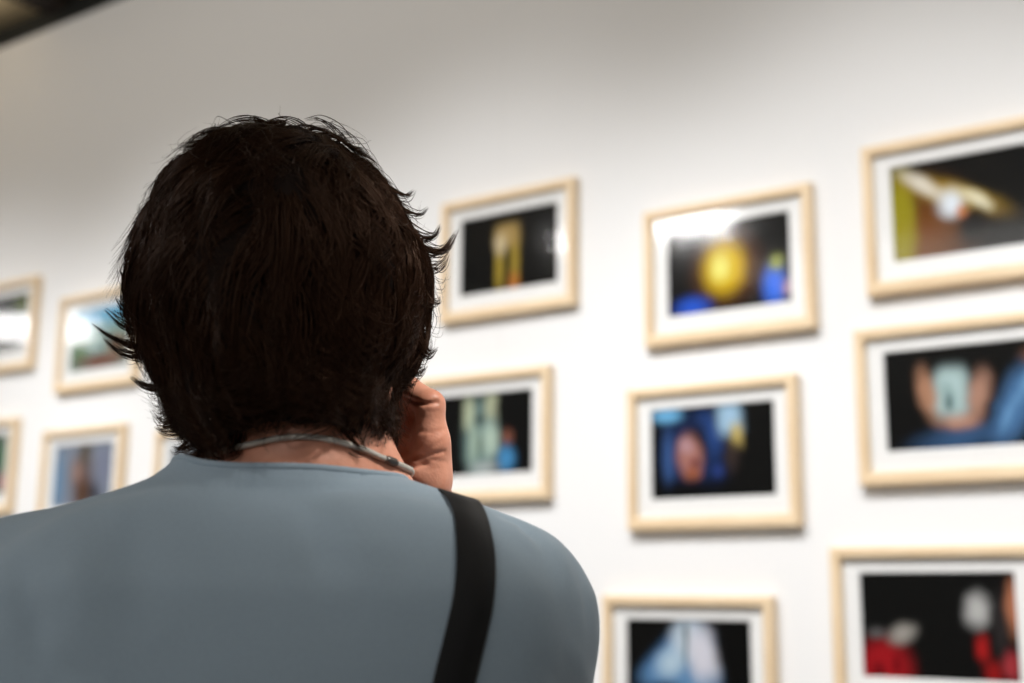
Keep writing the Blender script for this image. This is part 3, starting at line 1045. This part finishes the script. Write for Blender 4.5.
S = Field(axis_pts(-.32, .26, .0045, []), axis_pts(-.19, .30, .0045, []), axis_pts(.74, 1.42, .0045, []))
for pr, k in torso_prims():
    S.put(pr, k + 0.012, off=.006)
S.put(cone((-.002, -.022, 1.33), (-.008, -.012, 1.40), .056, .054), 0.010, off=.003)
S.put(cone(SHR, ELR, .050, .050), 0.035, off=.005)
S.put(cone(SHL, ELL, .052, .050), 0.035, off=.006)
S.put(ell((X0, -.015, .84), (.188, .135, .14)), 0.04, off=.006)
for sx in (-1, 1):
    S.put(ell((X0 + sx * .075, -.055, .85), (.085, .075, .085)), 0.04, off=.016)
SP, SQ = nets(S)
SP = relax(SP, SQ, 5, 0.5)

# cloth folds, as ridges and valleys of the jersey (px, py polylines on the back; amplitude in metres)
tmp = mesh_arrays('tmp', SP, SQ)
SN = np.array([v.normal for v in tmp.vertices])
bpy.data.meshes.remove(tmp)
sb = BVHTree.FromPolygons([tuple(p) for p in SP], [tuple(q) for q in SQ])


def fold(V, N, poly, width, amp):
    pts = []
    for (x1, y1), (x2, y2) in zip(poly[:-1], poly[1:]):
        for t in np.linspace(0, 1, 10):
            p, n = ray_px(sb, x1 + (x2 - x1) * t, y1 + (y2 - y1) * t)
            if p is not None:
                pts.append(p)
    if not pts:
        return V
    A = np.array(pts)
    d = np.full(len(V), 9.0)
    for a in A:
        d = np.minimum(d, ((V - a) ** 2).sum(1))
    # fade towards the two ends
    e0 = np.sqrt(((V - A[0]) ** 2).sum(1))
    e1 = np.sqrt(((V - A[-1]) ** 2).sum(1))
    fade = np.clip(np.minimum(e0, e1) / .03, 0, 1)
    return V + N * (amp * np.exp(-d / width ** 2) * fade)[:, None]


SV = SP.copy()
for poly, w, a in (([(490, 514), (505, 519), (520, 525), (534, 537), (543, 556)], .0055, -.0062), ([(496, 526), (514, 534), (528, 550), (534, 575)], .006, .0026), ([(484, 520), (490, 534), (497, 556), (500, 590)], .0055, -.0040),
                   ([(545, 528), (556, 545), (563, 575), (565, 610)], .008, .0026), ([(575, 560), (585, 600), (590, 650)], .007, -.0022),
                   ([(497, 530), (508, 560), (512, 590)], .007, -.0024), ([(520, 650), (548, 672), (570, 700)], .008, -.0022), ([(550, 625), (575, 660), (590, 700)], .008, .0020),
                   ([(280, 490), (310, 545), (340, 600)], .014, -.0030), ([(330, 485), (360, 540), (400, 585)], .013, .0026),
                   ([(120, 510), (135, 560), (160, 640)], .018, -.0026), ([(60, 540), (80, 600), (90, 680)], .014, .0024), ([(10, 560), (35, 620), (40, 683)], .010, -.0034),
                   ([(30, 640), (60, 670), (110, 690)], .010, -.0024), ([(210, 480), (300, 484), (400, 492)], .004, .0008)):
    SV = fold(SV, SN, poly, w, a)

NECK_C = np.array([.004, .004])


def g_neck(p):
    # rounded boat-like crew neck: an elliptic cut leaning slightly forward
    x, y, z = p
    yy = y + 0.25 * (z - 1.36)
    r = math.sqrt(((x - NECK_C[0]) / .100) ** 2 + ((yy - NECK_C[1]) / .100) ** 2)
    ge = (1 - r) * .09
    gp = z - (1.362 - .10 * (y + .08) - .55 * max(0, y))
    h = min(1, max(0, .5 + .5 * (gp - ge) / .012))
    return gp + (ge - gp) * h - .012 * h * (1 - h)


def cuff(sh, el, t):
    ax = el - sh
    ln = np.linalg.norm(ax)
    ax = ax / ln
    lim = ln * t

    def g(p):
        d = p - sh
        s = d @ ax
        rad = np.linalg.norm(d - ax * s)
        return (s - lim) if (rad < .085 and s > 0.06) else -0.05
    return g


gv = np.array([g_neck(p) for p in SV])
SV = SV + SN * (.0010 * np.clip((gv + .0125) / .003, 0, 1))[:, None]        # the doubled band at the neckline
bm = trim_mesh(SV, SQ, [g_neck, cuff(SHR, ELR, .66), cuff(SHL, ELL, .62), lambda p: 0.83 - p[2]])
loops = boundary_loops(bm)
shirt = bm_link('t_shirt', bm, M_SHIRT, root, True)
shirt['label'] = 'grey blue short sleeved jersey shirt'
md = shirt.modifiers.new('thickness', 'SOLIDIFY')
md.thickness = 0.0016
md.offset = 1
for lp in loops:
    if len(lp) < 12:
        continue
    R = resample(lp, 160 if len(lp) > 60 else 80)
    c = R.mean(0)
    if c[2] > 1.3:
        tube('neckband', R + np.array([0, 0, .0012]), .0026, M_SHIRT, shirt, 10, True)
    else:
        tube('hem', R, .0020, M_SHIRT, shirt, 8, True)
shirt_bvh = BVHTree.FromPolygons([tuple(p) for p in SV], [tuple(q) for q in SQ])

# trousers
T = Field(axis_pts(-.26, .22, .007, []), axis_pts(-.18, .2, .007, []), axis_pts(.03, .95, .007, []))
T.put(stack([(0.70, .17, .118, -.012)] + TORSO[:3], X0), 0.02, off=.006)
for sx in (-1, 1):
    T.put(ell((X0 + sx * .075, -.055, .85), (.085, .075, .085)), 0.03, off=.006)
    T.put(cone((X0 + sx * .088, 0, .80), (X0 + sx * .087, .004, .46), .086, .066), 0.02, off=.005)
    T.put(cone((X0 + sx * .087, -.006, .46), (X0 + sx * .083, -.018, .02), .072, .060), 0.02, off=.005)
TP, TQ = nets(T)
TP = relax(TP, TQ, 3)
bm = trim_mesh(TP, TQ, [lambda p: p[2] - .905, lambda p: .085 - p[2]])
tr = bm_link('trousers', bm, M_TROUSER, root, True)
tr['label'] = 'dark navy trousers'
# shoes
for sx in (-1, 1):
    Fd = Field(axis_pts(X0 + sx * .09 - .07, X0 + sx * .09 + .07, .004, []), axis_pts(-.09, .22, .004, []), axis_pts(-.01, .12, .004, []))
    a, b, c = (X0 + sx * .08, -.030, .050), (X0 + sx * .092, .11, .040), (X0 + sx * .098, .165, .034)
    Fd.put(cone(a, b, .041, .041), .02)
    Fd.put(cone(b, c, .041, .030), .02)
    Fd.D = np.maximum(Fd.D, (.014 - Fd.Z)[None, None, :])
    p, q = nets(Fd)
    bm = trim_mesh(relax(p, q, 1), q, [lambda pp: pp[2] - .083 + max(0, pp[1]) * .2])
    sh = bm_link('shoe', bm, M_SHOE, root, True)
    bm = bmesh.new()
    box(bm, (X0 + sx * .088 - .041, -.072, .0), (X0 + sx * .088 + .041, .19, .0145))
    for v in bm.verts:
        if v.co.y > .1:
            v.co.x = X0 + sx * .095 + (v.co.x - X0 - sx * .088) * .8
    bmesh.ops.bevel(bm, geom=[e for e in bm.edges if abs(e.verts[0].co.z - e.verts[1].co.z) > .01], offset=.034, segments=6, affect='EDGES')
    so = bm_link('sole', bm, M_SOLE, sh)

# ------------------------------------------------------------------ necklace
nk = []
for (px, py) in [(216, 452), (232, 450), (250, 446), (268, 441.5), (285, 438.5), (302, 437.5), (318, 438.5), (335, 442), (350, 446.5), (364, 451.5), (376, 456.5), (387, 461), (397, 465.5), (405, 470)]:
    p, n = ray_px(body_bvh, px, py)
    if p is not None:
        nk.append(p + n * .0028)
front = []
a0, b0 = nk[-1], nk[0]
for t in np.linspace(0.08, 0.92, 22):
    ang = math.pi * t
    # sweep round the front of the neck, sagging onto the collarbones
    base = a0 * (1 - t) + b0 * t + np.array([0, math.sin(ang) * .16, -.045 * math.sin(ang)])
    h = body_bvh.find_nearest(Vector(base))
    front.append(np.array(h[0]) + np.array(h[1]) * .0028)
ring = resample([tuple(p) for p in nk + front], 420, 6)
ring = np.array([np.array(h[0]) + np.array(h[1]) * .0021 for h in (body_bvh.find_nearest(Vector(p)) for p in ring)])
for _ in range(4):
    ring = 0.5 * ring + 0.25 * (np.roll(ring, 1, 0) + np.roll(ring, -1, 0))
necklace = tube('necklace', ring, [.0019 + .0005 * (i % 2) for i in range(420)], M_SILVER, root, 8, True)
necklace['label'] = 'grey silver corded necklace'
i0 = int(np.argmin(((ring - nk[-3]) ** 2).sum(1)))
seg = [ring[(i0 + k) % 420] for k in range(-3, 6)]
cl = tube('clasp', seg, [.002, .0028, .0030, .0030, .0030, .0030, .0030, .0028, .002], M_CLASP, necklace, 10)
cl['label'] = 'dark metal clasp'

# ------------------------------------------------------------------ hair
ZT = L(285, 118, 0.0)[2]
rows = [(117.5, 284, 284), (120, 255, 312), (124, 238, 330), (130, 220, 345), (140, 203, 357), (160, 178, 378), (180, 163, 393), (200, 152, 405), (220, 143, 416), (240, 136, 428), (260, 131, 434),
        (280, 127, 436), (300, 125, 435), (320, 124, 432), (340, 128, 429), (360, 137, 420), (380, 150, 405), (400, 160, 398), (420, 169, 398), (440, 182, 397), (460, 205, 380), (480, 215, 376)]
tab = []
for y, xl, xr in rows:
    a, b = L(xl, y, .0), L(xr, y, .0)
    tab.append((a[2], a[0], b[0]))
tab = np.array(tab)
_q = np.sqrt(np.maximum(ZT + .0005 - tab[:, 0], 0))
BACKT = np.array([(1.64, 0), (1.625, .045), (1.605, .078), (1.58, .102), (1.54, .122), (1.50, .127), (1.46, .123), (1.43, .119), (1.40, .115), (1.375, .112), (1.34, .108)])
FRONTT = np.array([(1.64, 0), (1.625, .05), (1.605, .078), (1.58, .098), (1.54, .108), (1.50, .108), (1.46, .10), (1.40, .085), (1.34, .08)])
HYC = .018
ZB = 1.355


def hair_surf(al, s, r):
    """al: azimuth (0 right, 90 deg front), s: 0 crown .. 1 bottom, r: fraction of the hair's full volume"""
    z = ZT - (ZT - ZB) * (1 - np.cos(np.pi * np.clip(s, 0, 1.1) / 2))
    q = np.sqrt(np.maximum(ZT + .0005 - z, 0))
    xl, xr = np.interp(q, _q, tab[:, 1]), np.interp(q, _q, tab[:, 2])
    cx, hw = (xl + xr) / 2, (xr - xl) / 2
    qb = np.sqrt(np.maximum(1.64 - BACKT[:, 0], 0))
    q2 = np.sqrt(np.maximum(1.64 - z, 0))
    db = np.interp(q2, qb, BACKT[:, 1])
    qf = np.sqrt(np.maximum(1.64 - FRONTT[:, 0], 0))
    df = np.interp(q2, qf, FRONTT[:, 1])
    ca, sa = np.cos(al), np.sin(al)
    pw = 2 / 2.25
    X = np.sign(ca) * np.abs(ca) ** pw * hw
    Yv = np.sign(sa) * np.abs(sa) ** pw * np.where(sa > 0, df, db)
    zc = np.minimum(z, 1.52)          # scaling centre slides along the head axis
    zc = np.where(z > 1.52, 1.52, z)
    return np.stack([cx + X * r, HYC + Yv * r, zc + (z - zc) * r], -1)


FRONT_AZ = math.radians(90 - 9)


def s_of_z(z):
    return np.arccos(np.clip(1 - (ZT - z) / (ZT - ZB), -1, 1)) * 2 / np.pi


def s_end(al):
    """how far down the hair reaches at this azimuth"""
    d = np.abs((al - FRONT_AZ + np.pi) % (2 * np.pi) - np.pi)      # angle from the face direction
    back = s_of_z(1.383)
    # left rear corner hangs lowest, right side a little higher
    a = al % (2 * np.pi)
    zend = np.interp(a, np.radians([0, 60, 120, 165, 190, 215, 240, 270, 300, 330, 345, 360]), [1.398, 1.42, 1.43, 1.39, 1.376, 1.368, 1.375, 1.386, 1.388, 1.381, 1.380, 1.392])
    face = s_of_z(1.575)
    return np.where(d < math.radians(46), face, np.where(d < math.radians(58), face + (s_of_z(zend) - face) * (d - math.radians(46)) / math.radians(12), s_of_z(zend)))


# the dense inner mass
NA, NS = 96, 48
Vh = []
for i in range(NS + 1):
    for j in range(NA):
        al = 2 * np.pi * j / NA
        se = float(s_end(np.array(al)))
        s = se * i / NS * 0.985
        lump = 0.885 + .022 * math.sin(5 * al + 7 * s) + .018 * math.sin(9 * al - 13 * s + 1)
        Vh.append(hair_surf(np.array(al), np.array(s), lump))
Qh = []
for i in range(NS):
    for j in range(NA):
        Qh.append((i * NA + j, (i + 1) * NA + j, (i + 1) * NA + (j + 1) % NA, i * NA + (j + 1) % NA))
hair_mass = link('hair', mesh_arrays('hair', np.array(Vh), np.array(Qh)), M_HAIRB, root, True)
hair_mass['label'] = 'short layered dark brown hair with flicked ends'
md = hair_mass.modifiers.new('thickness', 'SOLIDIFY')
md.thickness = 0.012
md.offset = -1

# locks: every lock is a bundle of tapering strands
NP = 13
strands = []          # list of (NP,3)
srad = []
tt = np.linspace(0, 1, NP)


def add_lock(al0, s0, ln, n, spread, r0, r1, flip, curl, drift, wave, ph, rad=.00042, freq=1.1):
    se = float(s_end(np.array(al0 + drift)))
    for _ in range(n):
        a = al0 + rng.normal(0, spread) / max(.25, math.sin(min(1.0, s0 + .15) * math.pi / 2))
        ss = max(0.0, s0 + rng.normal(0, spread * .35))
        l2 = ln * rng.uniform(.8, 1.1)
        s1 = min(ss + l2, se + rng.normal(.0, .018))
        conv = (1 - .65 * tt)
        al = al0 + (a - al0) * conv + drift * tt + wave * np.sin(2 * np.pi * freq * tt + ph) * tt
        tip = np.clip((tt - .62) / .38, 0, 1) ** 2
        s = ss + (s1 - ss) * tt - curl * tip * rng.uniform(.7, 1.2)
        rr = r0 + (r1 - r0) * np.clip(tt * 1.6, 0, 1) + flip * tip * rng.uniform(.6, 1.3) + .022 * np.sin(2 * np.pi * freq * tt + ph + 1) + rng.normal(0, .004)
        strands.append(hair_surf(al, s, rr))
        srad.append(rad * rng.uniform(.7, 1.25))


n_locks = 520
k = 0
while k < n_locks:
    al0 = rng.uniform(0, 2 * np.pi)
    # weight towards the lower part, where the surface is larger
    s0 = rng.uniform(0, .92) ** .8
    se = float(s_end(np.array(al0)))
    if s0 > se - .04:
        continue
    depth = rng.uniform(0, 1)
    ln = rng.uniform(.22, .42)
    low = s0 + ln > se - .1
    flip = rng.uniform(.0, .05) + (rng.uniform(.0, .10) if low else 0) + (rng.uniform(0, .07) if rng.uniform() < .2 else 0)
    add_lock(al0, s0, ln, 22, rng.uniform(.03, .06), .82 + .09 * depth, .89 + .085 * depth, flip, rng.uniform(0, .05) + (rng.uniform(0, .05) if low else 0),
             -.15 + .35 * math.sin(2 * al0 + 5 * s0 + .7) + rng.normal(0, .1), .16 * math.sin(3 * al0 + 9 * s0) + rng.normal(0, .06), 2.2 * math.sin(3 * al0 - 4 * s0) + 9 * s0 + rng.normal(0, .5), freq=rng.uniform(1.0, 1.5))
    k += 1
# loose fly-away hairs
for k in range(300):
    al0 = rng.uniform(0, 2 * np.pi)
    s0 = rng.uniform(.05, .8)
    if s0 > float(s_end(np.array(al0))) - .05:
        continue
    add_lock(al0, s0, rng.uniform(.15, .35), 1, .02, .93, rng.uniform(.99, 1.035), rng.uniform(-.02, .08), rng.uniform(0, .06), rng.normal(0, .3), rng.normal(0, .15), rng.uniform(0, 6.28), .00022)


def catmull(pts, n):
    P = np.array(pts, float)
    P = np.vstack([2 * P[0] - P[1], P, 2 * P[-1] - P[-2]])
    m = len(P) - 3
    out = []
    for u in np.linspace(0, m - 1e-6, n):
        i = int(u)
        t = u - i
        p0, p1, p2, p3 = P[i:i + 4]
        out.append(.5 * ((2 * p1) + (-p0 + p2) * t + (2 * p0 - 5 * p1 + 4 * p2 - p3) * t * t + (-p0 + 3 * p1 - 3 * p2 + p3) * t ** 3))
    return np.array(out)


def hand_lock(px, Y0, Y1, n, spread, rad=.00042):
    base = catmull([L(x, y, Y0 + (Y1 - Y0) * i / (len(px) - 1)) for i, (x, y) in enumerate(px)], NP)
    for _ in range(max(1, int(n * .72))):
        o = rng.normal(0, spread, 3)
        w = (1 - .80 * tt)[:, None]
        sh = rng.uniform(-.08, .13)
        b = base + o * w
        if sh > 0:      # some strands stop short of the tip
            k = max(4, int(NP * (1 - sh)))
            b = np.stack([np.interp(np.linspace(0, k - 1, NP), np.arange(NP), b[:, i]) for i in range(3)], 1)
        strands.append(b)
        srad.append(rad * rng.uniform(.7, 1.2))


# the flicked tips that stand clear of the outline
for px, Y0, Y1, n, sp in (
        ([(190, 330), (155, 331), (126, 325), (106, 309)], .02, .00, 46, .0045), ([(180, 318), (150, 322), (128, 318), (113, 311)], .03, .01, 18, .003),
        ([(190, 345), (150, 347), (120, 342), (92, 324)], .01, -.01, 46, .004), ([(185, 352), (150, 356), (122, 352), (103, 337)], .02, .0, 34, .004),
        ([(180, 345), (150, 349), (126, 344), (108, 332)], .02, .0, 22, .004), ([(205, 368), (172, 385), (148, 387), (131, 377)], -.01, -.02, 60, .0035),
        ([(200, 395), (180, 415), (163, 422), (152, 410)], .0, -.01, 34, .004), ([(205, 405), (186, 425), (168, 431), (156, 428)], .0, .0, 40, .004),
        ([(210, 420), (192, 443), (181, 450), (172, 447)], .0, .0, 36, .004), ([(215, 430), (200, 452), (191, 458), (184, 452)], -.01, -.01, 40, .004),
        ([(228, 430), (216, 450), (206, 460), (196, 462)], -.03, -.03, 44, .005), ([(236, 430), (225, 452), (214, 458), (207, 450)], -.04, -.045, 36, .004),
        ([(390, 215), (420, 246), (441, 252), (455, 234)], .0, .02, 44, .004), ([(395, 225), (425, 250), (446, 250), (458, 230)], .0, .02, 26, .003),
        ([(380, 212), (412, 233), (432, 237), (440, 224)], .0, .0, 30, .004), ([(368, 190), (398, 207), (418, 215), (428, 208)], .0, .0, 26, .003),
        ([(358, 178), (388, 190), (406, 197), (415, 190)], -.01, -.01, 20, .003), ([(400, 240), (426, 268), (440, 266), (448, 254)], .0, .01, 24, .004),
        ([(405, 320), (418, 345), (428, 356), (437, 348)], .0, .01, 34, .004), ([(400, 330), (412, 352), (424, 358), (432, 340)], .0, .01, 22, .003),
        ([(398, 345), (408, 366), (418, 374), (427, 366)], .01, .01, 30, .004), ([(410, 280), (428, 300), (437, 304), (440, 296)], .0, .0, 20, .003),
        ([(395, 360), (404, 380), (410, 386), (416, 380)], .01, .02, 30, .004), ([(170, 275), (140, 290), (125, 296), (122, 280)], .0, .0, 30, .004),
        ([(165, 255), (140, 275), (126, 280), (120, 266)], .0, .0, 22, .004), ([(170, 295), (138, 308), (124, 308), (116, 298)], .01, .0, 26, .004),
        ([(260, 150), (225, 132), (195, 139), (178, 165)], -.02, .0, 16, .004), ([(285, 135), (262, 120), (238, 119), (215, 130)], -.01, .0, 14, .003),
        ([(312, 140), (300, 124), (282, 118), (264, 122)], .0, .0, 12, .004),
        ([(352, 152), (340, 134), (322, 122), (306, 121)], .0, .0, 10, .005), ([(240, 420), (236, 440), (230, 452), (222, 456)], -.06, -.065, 30, .005),
        ([(330, 415), (345, 435), (356, 446), (366, 450)], -.06, -.055, 34, .006), ([(370, 400), (380, 420), (386, 432), (391, 434)], -.02, -.01, 34, .006)):
    hand_lock(px, Y0, Y1, n, sp)
for _ in range(34):      # single fine hairs curling off the right and left outline
    y = rng.uniform(190, 400)
    xr = np.interp(y, [r[0] for r in rows], [r[2] for r in rows])
    dx = rng.uniform(4, 16)
    hand_lock([(xr - 22, y - 22), (xr - 4, y), (xr + dx * .7, y + 4), (xr + dx, y - rng.uniform(2, 14))], .0, .01, 1, .001, .0002)
for _ in range(22):
    y = rng.uniform(200, 440)
    xl = np.interp(y, [r[0] for r in rows], [r[1] for r in rows])
    dx = rng.uniform(3, 12)
    hand_lock([(xl + 22, y - 22), (xl + 4, y), (xl - dx * .7, y + 4), (xl - dx, y - rng.uniform(2, 12))], .0, .01, 1, .001, .0002)

St = np.array(strands)                      # (n, NP, 3)
R0 = np.array(srad)
n = len(St)
tan = np.gradient(St, axis=1)
tan /= np.linalg.norm(tan, axis=2, keepdims=True) + 1e-9
ref = np.zeros_like(tan)
ref[..., 1] = 1.0
ref[..., 0] = .31
s1 = np.cross(tan, ref)
s1 /= np.linalg.norm(s1, axis=2, keepdims=True) + 1e-9
s2 = np.cross(tan, s1)
prof = (1 - .85 * np.clip((tt - .45) / .55, 0, 1) ** 1.5)[None, :, None]
rad = R0[:, None, None] * prof
ringv = np.stack([St + rad * (s1 * math.cos(a) + s2 * math.sin(a)) for a in (0, 2.094, 4.189)], 2)     # n, NP, 3, 3
HV = ringv.reshape(-1, 3)
i_n = np.arange(n)[:, None, None] * NP * 3
i_p = np.arange(NP - 1)[None, :, None] * 3
i_k = np.arange(3)[None, None, :]
i_k2 = (i_k + 1) % 3
HQ = np.stack([i_n + i_p + i_k, i_n + i_p + i_k2, i_n + i_p + 3 + i_k2, i_n + i_p + 3 + i_k], -1).reshape(-1, 4)
locks = link('hair_locks', mesh_arrays('hair_locks', HV, HQ), M_HAIR, hair_mass, True)
locks['kind'] = 'stuff'

# ------------------------------------------------------------------ shoulder bag with its strap
pts, nrm = [], []


def push(p, n, off=.0035):
    pts.append(np.array(p) + np.array(n) * off)
    nrm.append(np.array(n))


over = [(.066, .075, 1.300), (.074, .060, 1.335), (.082, .040, 1.352), (.088, .020, 1.360), (.092, .000, 1.364)]
front_path = [(-.075, .14, .89), (-.078, .14, .95), (-.075, .14, 1.01), (-.055, .15, 1.08), (-.02, .14, 1.16), (.02, .13, 1.21), (.045, .11, 1.255)]
for p in front_path + over:
    h = shirt_bvh.find_nearest(Vector(p))
    push(h[0], h[1], .005)
for (px, py) in [(456, 499), (465, 511), (470, 526), (473.5, 547), (474.5, 564), (474, 582), (472, 600), (468.5, 618), (460, 653), (452, 683), (440, 720)]:
    p, nn = ray_px(shirt_bvh, px, py)
    if p is not None:
        push(p, nn)
last = pts[-1]
for t in np.linspace(.15, 1, 8):
    tgt = last * (1 - t) + np.array([-.205, -.03, .93]) * t + np.array([0, -.10 * math.sin(math.pi * t) * .8, 0])
    h = shirt_bvh.find_nearest(Vector(tgt))
    push(h[0], h[1], .005)
for tgt in ((-.23, .03, .915), (-.21, .08, .90), (-.185, .12, .89)):
    h = shirt_bvh.find_nearest(Vector(tgt))
    push(h[0], h[1], .006)
C0 = catmull(pts, 150)
N0 = catmull(nrm, 150)
for _ in range(6):
    C0[1:-1] = .5 * C0[1:-1] + .25 * (C0[2:] + C0[:-2])
    N0[1:-1] = .5 * N0[1:-1] + .25 * (N0[2:] + N0[:-2])
bag = empty('shoulder_bag', ROOT_LOC, YAW)
tag(bag, 'black shoulder bag worn crossbody, its flat strap running down her grey blue shirt', 'bag')
Vs, Qs = [], []
HWs, TH = .0128, .0016
for i in range(150):
    t = C0[min(i + 1, 149)] - C0[max(i - 1, 0)]
    t /= np.linalg.norm(t)
    nn = N0[i] - t * (N0[i] @ t)
    nn /= np.linalg.norm(nn)
    w = np.cross(nn, t)
    for a, b in ((-1, 0), (-.93, 1), (.93, 1), (1, 0), (.93, -.6), (-.93, -.6)):
        Vs.append(C0[i] + w * HWs * a + nn * TH * b)
for i in range(149):
    for j in range(6):
        Qs.append((i * 6 + j, i * 6 + (j + 1) % 6, (i + 1) * 6 + (j + 1) % 6, (i + 1) * 6 + j))
strap = link('strap', mesh_arrays('strap', np.array(Vs), np.array(Qs)), M_STRAP, bag)
strap['label'] = 'flat black webbing strap'
# bag body at the left hip
bm = bmesh.new()
box(bm, (-.225, .140, .655), (-.035, .205, .885), .018)
bag_body = bm_link('bag_body', bm, M_BAG, bag, True)
bm = bmesh.new()
box(bm, (-.220, .204, .745), (-.040, .211, .890), .003)
box(bm, (-.220, .140, .883), (-.040, .211, .891), .003)
flap = bm_link('flap', bm, M_BAG, bag_body)
for x in (-.190, -.075):
    bm = bmesh.new()
    box(bm, (x - .016, .126, .872), (x + .016, .150, .915), .004)
    bm_link('strap_tab', bm, M_STRAP, bag_body)

# ------------------------------------------------------------------ light
W = bpy.data.worlds.new('hall_air')
SC.world = W
W.use_nodes = True
W.node_tree.nodes['Background'].inputs[0].default_value = (0.8, 0.85, 1, 1)
W.node_tree.nodes['Background'].inputs[1].default_value = 0.0


def look(o, target):
    d = Vector(target) - o.location
    o.rotation_euler = d.to_track_quat('-Z', 'Y').to_euler()


def spot(loc, target, power, col=(1, .95, .88), size=70, blend=.9, rad=.05):
    d = bpy.data.lights.new('gallery_spot', 'SPOT')
    d.energy = power
    d.color = col
    d.spot_size = math.radians(size)
    d.spot_blend = blend
    d.shadow_soft_size = rad
    o = bpy.data.objects.new('gallery_spot', d)
    COL.objects.link(o)
    o.location = loc
    look(o, target)


def area(loc, target, power, sx, sy=None, col=(1, .97, .93), name='ceiling_lamp'):
    d = bpy.data.lights.new(name, 'AREA')
    d.shape = 'RECTANGLE' if sy else 'DISK'
    d.size = sx
    if sy:
        d.size_y = sy
    d.energy = power
    d.color = col
    o = bpy.data.objects.new(name, d)
    COL.objects.link(o)
    o.location = loc
    look(o, target)
    return o


# track spots washing the picture wall
for x, pw, tz in ((-5.2, 110, 1.15), (-4.1, 140, 1.15), (-3.0, 140, 1.15), (-1.9, 140, 1.15), (-0.8, 150, 1.15), (0.3, 150, 1.2)):
    spot((x, -1.72, 3.28), (x - .05, 0, tz + .05), pw * 1.28, (1, .995, .995), 68, 1.0, .22)
# a hall spot high behind her right shoulder
def loc2w(p):
    return (ROOT_LOC[0] + cy_ * p[0] - sy_ * p[1], ROOT_LOC[1] + sy_ * p[0] + cy_ * p[1], p[2])


spot(loc2w((1.35, -.75, 3.2)), loc2w((.115, .06, 1.44)), 300, (1, .95, .89), 11.5, 1.0, .06)
# added warm fill strip below the ceiling, lifts the upper wall
area((-2.4, -1.2, 3.34), (-2.4, 0, 2.55), 8.5, 7.0, .10, (1, .90, .75), 'upper_wall_fill')
# small invented light, put in to brighten the ceiling boards at the far end
up = area((-4.12, -0.36, 3.26), (-4.12, -0.36, 3.5), 1.1, .12, .12, (1, .92, .78), 'ceiling_fill')
# general hall lighting behind and above, plus an added fill aimed at her back
area((-2.0, -5.5, 3.30), (-2.0, -5.5, 0), 50, 3.0, 2.0, (1.0, .975, .945))
area((1.7, -7.6, 3.0), (-.6, -1.9, 1.25), 90, 1.6, 1.2, (1.0, .985, .97), 'back_fill')


def glare(px, py, dist, size, power, sy=None):
    """a lamp of the hall where the picture glass mirrors it"""
    p = wallpt(px, py, -.0145)
    d = p - CAM
    d /= np.linalg.norm(d)
    d[1] *= -1
    o = p + d * dist
    return area(tuple(o), tuple(p), power, size, sy, (1, .98, .96), 'hall_lamp')


glare(688, 217, 3.6, .40, 16, .17)
glare(566, 243, 3.6, .08, 1.0)
glare(70, 328, 3.6, .30, 3, .18)
glare(10, 328, 3.6, .36, 4, .16)

# ------------------------------------------------------------------ view
vs = SC.view_settings
vs.view_transform = 'Standard'
vs.look = 'None'
vs.gamma = 1.0
vs.use_curve_mapping = False
vs.exposure = 0.0
SC.cycles.max_bounces = 8
SC.cycles.transparent_max_bounces = 12
SC.cycles.caustics_reflective = False
SC.cycles.use_denoising = True
